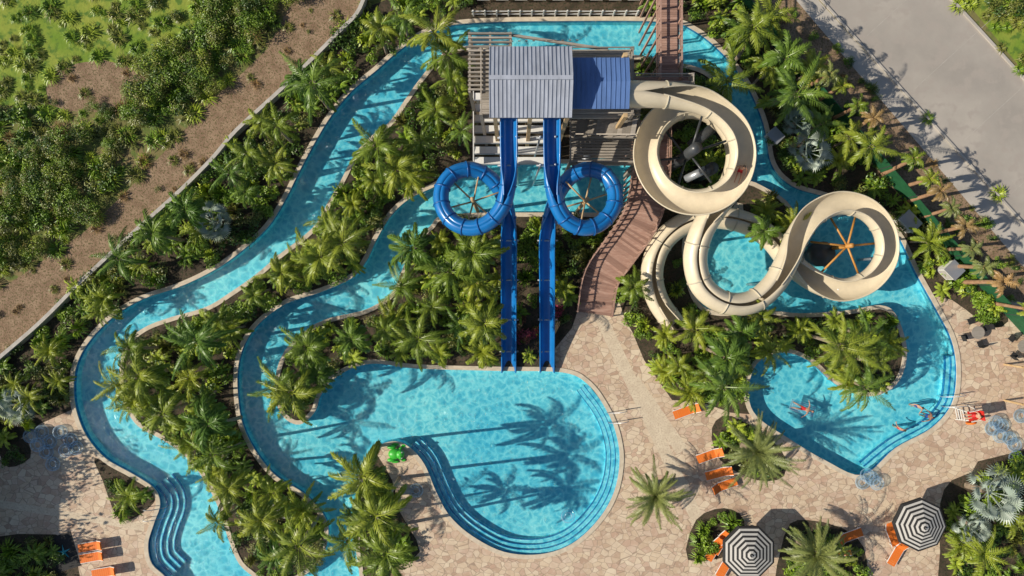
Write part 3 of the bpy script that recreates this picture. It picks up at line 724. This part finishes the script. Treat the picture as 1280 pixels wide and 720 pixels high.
mb.box((a.x-.02,(a.y+b.y)/2,4.2),(.06,b.y-a.y,.9),'white')
mb.obj('white_staircase',tw)
mb=MB(); a=P(772,136,9.5);b=P(802,104,9.5); mb.box(((a.x+b.x)/2,(a.y+b.y)/2,9.7),(b.x-a.x,b.y-a.y,.9),'steel'); mb.obj('slide_entry_tub',tw,bevel=.08)
mb=MB()
for q in((705,150),(730,205),(640,140)):
    c=P(*q); mb.cyl((c.x,c.y,0),(c.x,c.y,2.2),.35,'steel',12)
    mb.cyl((c.x,c.y,1.6),(c.x+2,c.y,1.6),.15,'teal',10)
mb.obj('filter_tanks',tw,True)
mb=MB(); br=empty('wooden_bridge'); zb=6.5
a=P(822,102,zb);b=P(848,-60,zb); slats(mb,a.x,a.y,b.x,b.y+0,zb,'redwood',.15,.015)
for x_ in(a.x,b.x):
    for h_ in(-.15,.55,1.05): mb.box((x_,(a.y+b.y)/2,zb+h_),(.09,b.y-a.y,.09 if h_>0 else .3),'redwood')
    n=9
    for i in range(n+1):
        y_=a.y+(b.y-a.y)*i/n; mb.box((x_,y_,(zb+1.1)/2-.3),(.13,.13,zb+1.1+.6),'redwood')
mb.obj('bridge_deck',br)
mb=MB(); bw=empty('boardwalk_ramp')
cl=[(812,150,3.8),(812,205,3.2),(808,245,2.6),(796,280,2.0),(772,315,1.3),(750,348,.7),(742,392,.15)]
cp=cat_open([P(*q[:3]) for q in cl],14)
for i in range(len(cp)-1):
    c=(cp[i]+cp[i+1])/2; d=cp[i+1]-cp[i]; ln=max(d.length*1.0-.015,.05); mb.box(c,(ln+.03,2.7,.05),'redwood',rz=math.atan2(d.y,d.x))
for sg in(-1,1):
    prev=None
    for i in range(0,len(cp),3):
        d=(cp[min(i+1,len(cp)-1)]-cp[max(i-1,0)]); s=Vector((-d.y,d.x,0)).normalized()*1.35*sg; c=cp[i]+s
        mb.box((c.x,c.y,(c.z+1.05)/2),(.1,.1,c.z+1.05),'redwood')
        if prev is not None:
            for h_ in(.45,1.0): mb.beam(prev+Vector((0,0,h_)),c+Vector((0,0,h_)),.07,.07,'redwood')
        prev=c
mb.obj('ramp_boards',bw)
wb=empty('white_service_building'); mb=MB()
a=P(592,10);b=P(800,-80)
mb.box(((a.x+b.x)/2,(a.y+b.y)/2+.4,1.4),(b.x-a.x,b.y-a.y-.8,2.8),'white')
mb.box(((a.x+b.x)/2,(a.y+b.y)/2+.4,2.9),(b.x-a.x+.6,b.y-a.y-.4,.2),'roofgrey')
for i in range(9):
    x_=a.x+.8+i*(b.x-a.x-1.4)/8; mb.box((x_,a.y+.36,1.5),(.8,.06,1.3),'darksteel'); mb.box((x_,a.y+.33,.8),(.95,.09,.08),'white')
mb.obj('building_body',wb)
mb=MB()
for i in range(15):
    c=P(592+i*14.5,20); mb.box((c.x,c.y,.55),(.1,.1,1.1),'white')
for h_ in(.4,.95):
    c=P(694,20); mb.box((c.x,c.y,h_),(13,.05,.06),'white')
mb.obj('white_fence')
# ------------------------------------------------------------------ furniture
def lounger(px,py,ang,name='lounge_chair'):
    mb=MB()
    for y_ in(-.33,.33): mb.cyl((-.95,y_,.33),(.45,y_,.33),.03,'white',6); mb.cyl((.45,y_,.33),(1.0,y_,.72),.03,'white',6)
    for x_ in(-.8,.35):
        for y_ in(-.33,.33): mb.cyl((x_,y_,.0),(x_,y_,.33),.025,'white',6)
    for i in range(9): mb.box((-.87+i*.155,0,.35),(.145,.62,.03),'orange')
    R=Matrix.Rotation(-math.atan2(.39,.55),3,'Y')
    for i in range(4):
        t=(i+.5)/4; mb.box((.45+.55*t,0,.35+.39*t),(.155,.62,.03),'orange',rot=R)
    mb.box((.9,0,.70),(.2,.45,.09),'orange',rot=R)
    o=mb.obj(name,loc=P(px,py)); o.rotation_euler=(0,0,math.radians(ang)); o.scale=(1.05,1.05,1.05)
for q in [(856,513,20),(885,568,20),(896,590,15),(904,605,200),(891,684,60),(899,676,60),(905,705,60),(117,681,10),(119,694,10),(134,713,10),(1112,665,110),(1118,690,60),(1042,690,20),(1060,668,200)]: lounger(*q)
def umbrella(px,py,r,z=2.6):
    mb=MB(); n=8; rings=13
    for k in range(rings):
        r0=r*k/rings;r1=r*(k+1)/rings; z0=z+.75*(1-k/rings);z1=z+.75*(1-(k+1)/rings)
        mt='black' if k%2==0 else 'canvas'
        for i in range(n):
            a0=i*2*math.pi/n;a1=(i+1)*2*math.pi/n
            q=[(r0*math.cos(a0),r0*math.sin(a0),z0),(r1*math.cos(a0),r1*math.sin(a0),z1),(r1*math.cos(a1),r1*math.sin(a1),z1),(r0*math.cos(a1),r0*math.sin(a1),z0)]
            mb.poly(q if k else q[:3],mt)
    for i in range(n):
        a=i*2*math.pi/n;b=(i+1)*2*math.pi/n; A_=Vector((r*math.cos(a),r*math.sin(a),z));B_=Vector((r*math.cos(b),r*math.sin(b),z)); mb.poly([A_,A_-Vector((0,0,.22)),B_-Vector((0,0,.22)),B_],'black')
        mb.cyl((0,0,z+.70),A_+Vector((0,0,-.03)),.015,'steel',5)
    mb.cyl((0,0,0),(0,0,z+.85),.035,'steel',8); mb.cyl((0,0,0),(0,0,.12),.35,'stone',16)
    mb.cyl((0,0,.70),(0,0,.74),.5,'white',20)
    p=P(px,py,z); p.z=0; o=mb.obj('striped_umbrella',loc=p); o.rotation_euler=(0,0,random.random())
umbrella(1150,656,2.0);umbrella(936,690,2.05)
def clear_tube(px,py,z=.18,R=.40):
    mb=MB(); mb.torus((0,0,0),R,.16,'vinyl',22,10); o=mb.obj('inflatable_tube',smooth=True,loc=P(px,py,z)); o.location.z=z; return o
for q in [(1078,603,.18),(1090,598,.18),(1096,604,.5),(1084,594,.5),(1240,536,.18),(1252,532,.18),(1262,548,.18),(1250,545,.5),(1268,556,.2),(1245,528,.5),(1276,520,.2),(1270,572,.2),(38,545,.2),(52,540,.2),(62,552,.2),(47,556,.5),(58,565,.2),(75,540,.2),(88,550,.2),(82,563,.2),(95,560,.2),(66,580,.2),(710,645,-.03),(520,613,.18)]: clear_tube(*q)
def rail(px,py,ang):
    mb=MB()
    for y_ in(-.4,.4):
        pr_=[Vector((-.7,y_,0)),Vector((-.65,y_,.85)),Vector((-.1,y_,.9)),Vector((.7,y_,.2)),Vector((.75,y_,-.6))]
        cc=cat_open(pr_,5)
        for i in range(len(cc)-1): mb.cyl(cc[i],cc[i+1],.028,'steel',6,cap=False)
    o=mb.obj('pool_handrail',loc=P(px,py)); o.rotation_euler=(0,0,math.radians(ang))
rail(772,520,190);rail(1190,500,190);rail(196,640,0)
mb=MB()
for x_ in(-.45,.45):
    for y_ in(-.4,.4): mb.cyl((x_*1.2,y_*1.2,0),(x_*.8,y_*.8,1.5),.035,'white',6)
mb.box((0,0,1.5),(.8,.75,.06),'red');mb.box((.38,0,1.85),(.06,.75,.7),'red')
for y_ in(-.38,.38): mb.box((0,y_,1.75),(.75,.06,.05),'white')
for i in range(4): mb.box((-.52,0,.25+i*.3),(.05,.8,.05),'white')
mb.torus((-.1,-.6,1.2),.3,.08,'orange',18,8,Matrix.Rotation(1.57,3,'X'))
o=mb.obj('lifeguard_chair',loc=P(1201,515)); o.rotation_euler=(0,0,.2)
for q in [(1130,278,1.4,1.0,.9),(1182,338,1.1,1.0,1.1),(965,172,1,.8,.8)]:
    mb=MB(); mb.box((0,0,q[4]/2),(q[2],q[3],q[4]),'white'); mb.box((0,0,q[4]+.03),(q[2]+.1,q[3]+.1,.06),'steel'); mb.box((0,-q[3]/2-.015,q[4]*.5),(q[2]*.8,.03,q[4]*.7),'stone')
    o=mb.obj('utility_cabinet',loc=P(q[0],q[1])); o.rotation_euler=(0,0,-.8)
def rock(px,py,s):
    mb=MB(); mb.ell((0,0,s*.25),(s,s*.75,s*.5),'rock',12,8)
    for v in mb.v: v*=1+.35*noise.noise(v*1.7+Vector((px,py,0)))
    mb.obj('boulder',loc=P(px,py))
for q in [(350,635,.8),(360,640,.6),(285,560,.5),(280,568,.5),(510,612,.5)]: rock(*q)
def table(px,py,ang=0):
    mb=MB(); mb.cyl((0,0,.70),(0,0,.74),.5,'wood',20); mb.cyl((0,0,0),(0,0,.7),.05,'steel',8)
    for i in range(4):
        a=i*1.57+.4; c=Vector((math.cos(a),math.sin(a),0))*.95; mb.box(c+Vector((0,0,.45)),(.45,.45,.05),'black',rz=a); mb.box(c*1.24+Vector((0,0,.72)),(.04,.45,.5),'black',rz=a)
        for sx in(-.18,.18):
            for sy in(-.18,.18):
                R=Matrix.Rotation(a,3,'Z'); w=c+R@Vector((sx,sy,0)); mb.cyl(w,w+Vector((0,0,.45)),.02,'steel',5)
    o=mb.obj('cafe_table_set',loc=P(px,py)); o.rotation_euler=(0,0,ang)
table(1215,415);table(1272,432,.5);table(1310,470)
mb=MB()
for i in range(9): mb.box((-.9+i*.22,0,2.2),(.08,3.2,.12),'tan')
for x_ in(-.9,.9):
    for y_ in(-1.4,1.4): mb.box((x_,y_,1.1),(.14,.14,2.2),'tan')
for y_ in(-1.4,1.4): mb.box((0,y_,2.08),(2.1,.12,.14),'tan')
mb.obj('timber_pergola',loc=P(1270,478))
mb=MB(); mb.box((0,0,.02),(1.9,2.8,.03),'black')
for i in range(5):
    a=i*1.2566+.2; mb.poly([(0,0,.042),(.14*math.cos(a-.6),.14*math.sin(a-.6),.042),(.62*math.cos(a),.62*math.sin(a),.042),(.14*math.cos(a+.6),.14*math.sin(a+.6),.042)],'teal')
o=mb.obj('starfish_mat',loc=P(80,690)); o.rotation_euler=(0,0,.3)
mb=MB(); mb.ell((0,0,.35),(.55,.42,.32),'frog',16,10); mb.ell((.42,0,.55),(.32,.34,.24),'frog',16,10)
for s_ in(-1,1):
    mb.ell((.5,.2*s_,.80),(.11,.11,.11),'frog');mb.ell((.58,.22*s_,.83),(.06,.06,.06),'white')
    mb.ell((-.3,.5*s_,.22),(.36,.17,.2),'frog');mb.ell((-.05,.68*s_,.07),(.3,.11,.06),'frog');mb.cyl((.3,.3*s_,.35),(.5,.5*s_,.05),.1,'frog');mb.ell((.6,.55*s_,.05),(.18,.13,.05),'frog')
mb.obj('frog_statue',loc=P(495,566),smooth=True)
# ------------------------------------------------------------------ people
def person(name,loc,rz,pose,suit='suit',skin='skin',hair='hair',hairlen=.0):
    J=pose; order_=['pelvis','waist','chest','neck','head0','shL','elL','wrL','haL','shR','elR','wrR','haR','hiL','knL','anL','toL','hiR','knR','anR','toR']
    rad=dict(pelvis=.15,waist=.125,chest=.155,neck=.055,head0=.06,shL=.07,shR=.07,elL=.045,elR=.045,wrL=.03,wrR=.03,haL=.035,haR=.035,hiL=.095,hiR=.095,knL=.06,knR=.06,anL=.04,anR=.04,toL=.035,toR=.035)
    ed=[('pelvis','waist'),('waist','chest'),('chest','neck'),('neck','head0'),('chest','shL'),('shL','elL'),('elL','wrL'),('wrL','haL'),('chest','shR'),('shR','elR'),('elR','wrR'),('wrR','haR'),('pelvis','hiL'),('hiL','knL'),('knL','anL'),('anL','toL'),('pelvis','hiR'),('hiR','knR'),('knR','anR'),('anR','toR')]
    vs=[Vector(J[k]) for k in order_]; es=[(order_.index(a),order_.index(b)) for a,b in ed]; rs=[rad[k] for k in order_]
    for s_ in'LR':
        h=Vector(J['ha'+s_]);w=Vector(J['wr'+s_]);d=(h-w).normalized(); sd=d.orthogonal().normalized(); u=d.cross(sd)
        for i in range(5):
            o_=(i-2)*.022; ln=[.055,.085,.095,.088,.065][i]; k=len(vs)
            if i==0: vs+= [w.lerp(h,.4)+sd*-.045,w.lerp(h,.8)+sd*-.075]
            else: vs+=[h+sd*o_+d*ln*.5,h+sd*o_*1.2+d*ln+u*.02]
            rs+=[.011,.008]; es+=[(order_.index('ha'+s_),k),(k,k+1)]
    me=bpy.data.meshes.new(name); me.from_pydata([tuple(v) for v in vs],es,[]); o=bpy.data.objects.new(name+'_tmp',me); COL.objects.link(o)
    md=o.modifiers.new('sk','SKIN'); md.use_smooth_shade=True
    for i,sv in enumerate(me.skin_vertices[0].data): sv.radius=(rs[i],rs[i]); sv.use_root=(i==0)
    sb=o.modifiers.new('ss','SUBSURF'); sb.levels=1; sb.render_levels=1
    bpy.context.view_layer.update(); dg=bpy.context.evaluated_depsgraph_get()
    m2=bpy.data.meshes.new_from_object(o.evaluated_get(dg)); bpy.data.objects.remove(o)
    m2.materials.clear(); m2.materials.append(M[skin]); m2.materials.append(M[suit])
    pel=Vector(J['pelvis'])
    for f in m2.polygons:
        c=f.center; f.use_smooth=True
        if (c-pel).length<.24: f.material_index=1
    e=empty(name,loc); e.rotation_euler=(0,0,rz)
    b=bpy.data.objects.new('body',m2); COL.objects.link(b); b.parent=e
    mb=MB(); up=(Vector(J['head0'])-Vector(J['neck'])).normalized(); hc=Vector(J['head0'])+up*.10; f=Vector(J['face']).normalized(); f=(f-up*f.dot(up)).normalized(); s=f.cross(up)
    R=Matrix((s,f,up)).transposed()
    mb.ell(hc,(.077,.095,.118),skin,16,12,R)
    mb.ell(hc+R@Vector((0,.095,-.01)),(.014,.02,.025),skin,8,6,R)
    mb.ell(hc+R@Vector((0,.085,-.05)),(.026,.012,.008),'red',8,6,R)
    for q in(-1,1):
        mb.ell(hc+R@Vector((q*.03,.085,.01)),(.013,.009,.008),'white',8,6,R);mb.ell(hc+R@Vector((q*.03,.093,.01)),(.006,.004,.006),'black',6,5,R);mb.ell(hc+R@Vector((q*.078,0,-.005)),(.012,.022,.032),skin,8,6,R)
    mb.ell(hc+R@Vector((0,-.022,.03)),(.086,.096,.108),hair,14,10,R)
    if hairlen: mb.ell(hc+R@Vector((0,-.075,-.09)),(.07,.04,.15),hair,12,8,R)
    mb.obj('head',e,True); return e
stand=dict(pelvis=(0,0,.95),waist=(0,0,1.12),chest=(0,0,1.34),neck=(0,0,1.48),head0=(0,.01,1.56),face=(0,1,0),
 shL=(-.18,0,1.40),elL=(-.36,.06,1.16),wrL=(-.46,.22,.98),haL=(-.49,.30,.95),shR=(.18,0,1.40),elR=(.36,.06,1.16),wrR=(.46,.22,.98),haR=(.49,.30,.95),
 hiL=(-.10,0,.88),knL=(-.11,.02,.48),anL=(-.11,0,.08),toL=(-.12,.15,.03),hiR=(.10,0,.88),knR=(.11,.06,.48),anR=(.11,0,.08),toR=(.12,.15,.03))
lie=dict(pelvis=(0,0,.12),waist=(0,-.17,.14),chest=(0,-.38,.2),neck=(0,-.52,.27),head0=(0,-.59,.32),face=(0,.4,1),
 shL=(-.18,-.42,.2),elL=(-.42,-.34,.2),wrL=(-.60,-.18,.18),haL=(-.67,-.12,.16),shR=(.18,-.42,.2),elR=(.43,-.38,.2),wrR=(.62,-.28,.18),haR=(.70,-.24,.16),
 hiL=(-.10,.08,.12),knL=(-.16,.46,.22),anL=(-.20,.84,.10),toL=(-.22,.92,.2),hiR=(.10,.08,.12),knR=(.15,.46,.18),anR=(.22,.86,.10),toR=(.24,.94,.2))
sit=dict(pelvis=(0,0,.14),waist=(0,-.08,.30),chest=(0,-.16,.50),neck=(0,-.16,.64),head0=(0,-.14,.72),face=(0,1,0),
 shL=(-.18,-.16,.56),elL=(-.34,-.05,.36),wrL=(-.36,.16,.28),haL=(-.36,.24,.27),shR=(.18,-.16,.56),elR=(.34,-.05,.36),wrR=(.36,.16,.28),haR=(.36,.24,.27),
 hiL=(-.10,.06,.12),knL=(-.14,.45,.24),anL=(-.14,.84,.10),toL=(-.14,.90,.22),hiR=(.10,.06,.12),knR=(.14,.45,.24),anR=(.14,.84,.10),toR=(.14,.90,.22))
rf=MB()
for i in range(5): rf.cyl((-.34+i*.17,-.95,0),(-.34+i*.17,.95,0),.085,'vinyl',10)
rf.cyl((-.42,-.85,.1),(.42,-.85,.1),.10,'vinyl',10)
c=P(1003,510); c.z=-.04; o=rf.obj('pool_raft',loc=c,smooth=True); o.rotation_euler=(0,0,1.25)
person('floating_swimmer',(c.x,c.y,.0),1.25,lie,'suitred')
c=P(1147,508); person('swimmer',(c.x,c.y,-.98),2.4,stand,'suit')
c=P(1125,536); person('swimmer',(c.x,c.y,-.98),-.5,stand,'suitred',hairlen=1)
c=P(1160,520); person('swimmer',(c.x,c.y,-.98),1.4,stand,'suit','skin2')
i=min(range(len(pw)),key=lambda i:(pw[i]-P(926,212,9.15)).length)
c=pw[i]; d=pw[i+1]-pw[i]; person('slide_rider',(c.x+.15,c.y,c.z-.72),math.atan2(d.y,d.x)-math.pi/2,sit,'suitred')
c=P(1201,515); person('lifeguard',(c.x,c.y,1.42),math.pi/2+.2,dict(sit,knL=(-.12,.42,.16),anL=(-.12,.5,-.28),toL=(-.12,.62,-.32),knR=(.12,.42,.16),anR=(.12,.5,-.28),toR=(.12,.62,-.32)),'suitred')
# ------------------------------------------------------------------ light, sky, camera
A_=math.radians(8);E_=math.radians(35)
dvec=Vector((math.cos(A_)*math.cos(E_),math.sin(A_)*math.cos(E_),-math.sin(E_)))
sl=bpy.data.lights.new('sun','SUN'); sl.energy=5.0; sl.angle=math.radians(.5); sl.color=(1,.91,.77)
so=bpy.data.objects.new('sun',sl); COL.objects.link(so); so.rotation_euler=dvec.to_track_quat('-Z','Y').to_euler()
w=bpy.data.worlds.new('World'); scene.world=w; w.use_nodes=True; nt=w.node_tree
sk=nt.nodes.new('ShaderNodeTexSky'); sk.sky_type='NISHITA'; sk.sun_disc=False; sk.sun_elevation=E_; sk.sun_rotation=math.atan2(-math.cos(A_),-math.sin(A_))
nt.links.new(sk.outputs[0],nt.nodes['Background'].inputs[0]); nt.nodes['Background'].inputs[1].default_value=.085
cd=bpy.data.cameras.new('camera'); cam=bpy.data.objects.new('camera',cd); COL.objects.link(cam); cam.location=(0,0,H); cam.rotation_euler=(0,0,0)
cd.sensor_width=36; cd.lens=36*H/80; cd.clip_end=3000; scene.camera=cam
scene.view_settings.view_transform='Standard'; scene.view_settings.look='None'; scene.view_settings.exposure=0
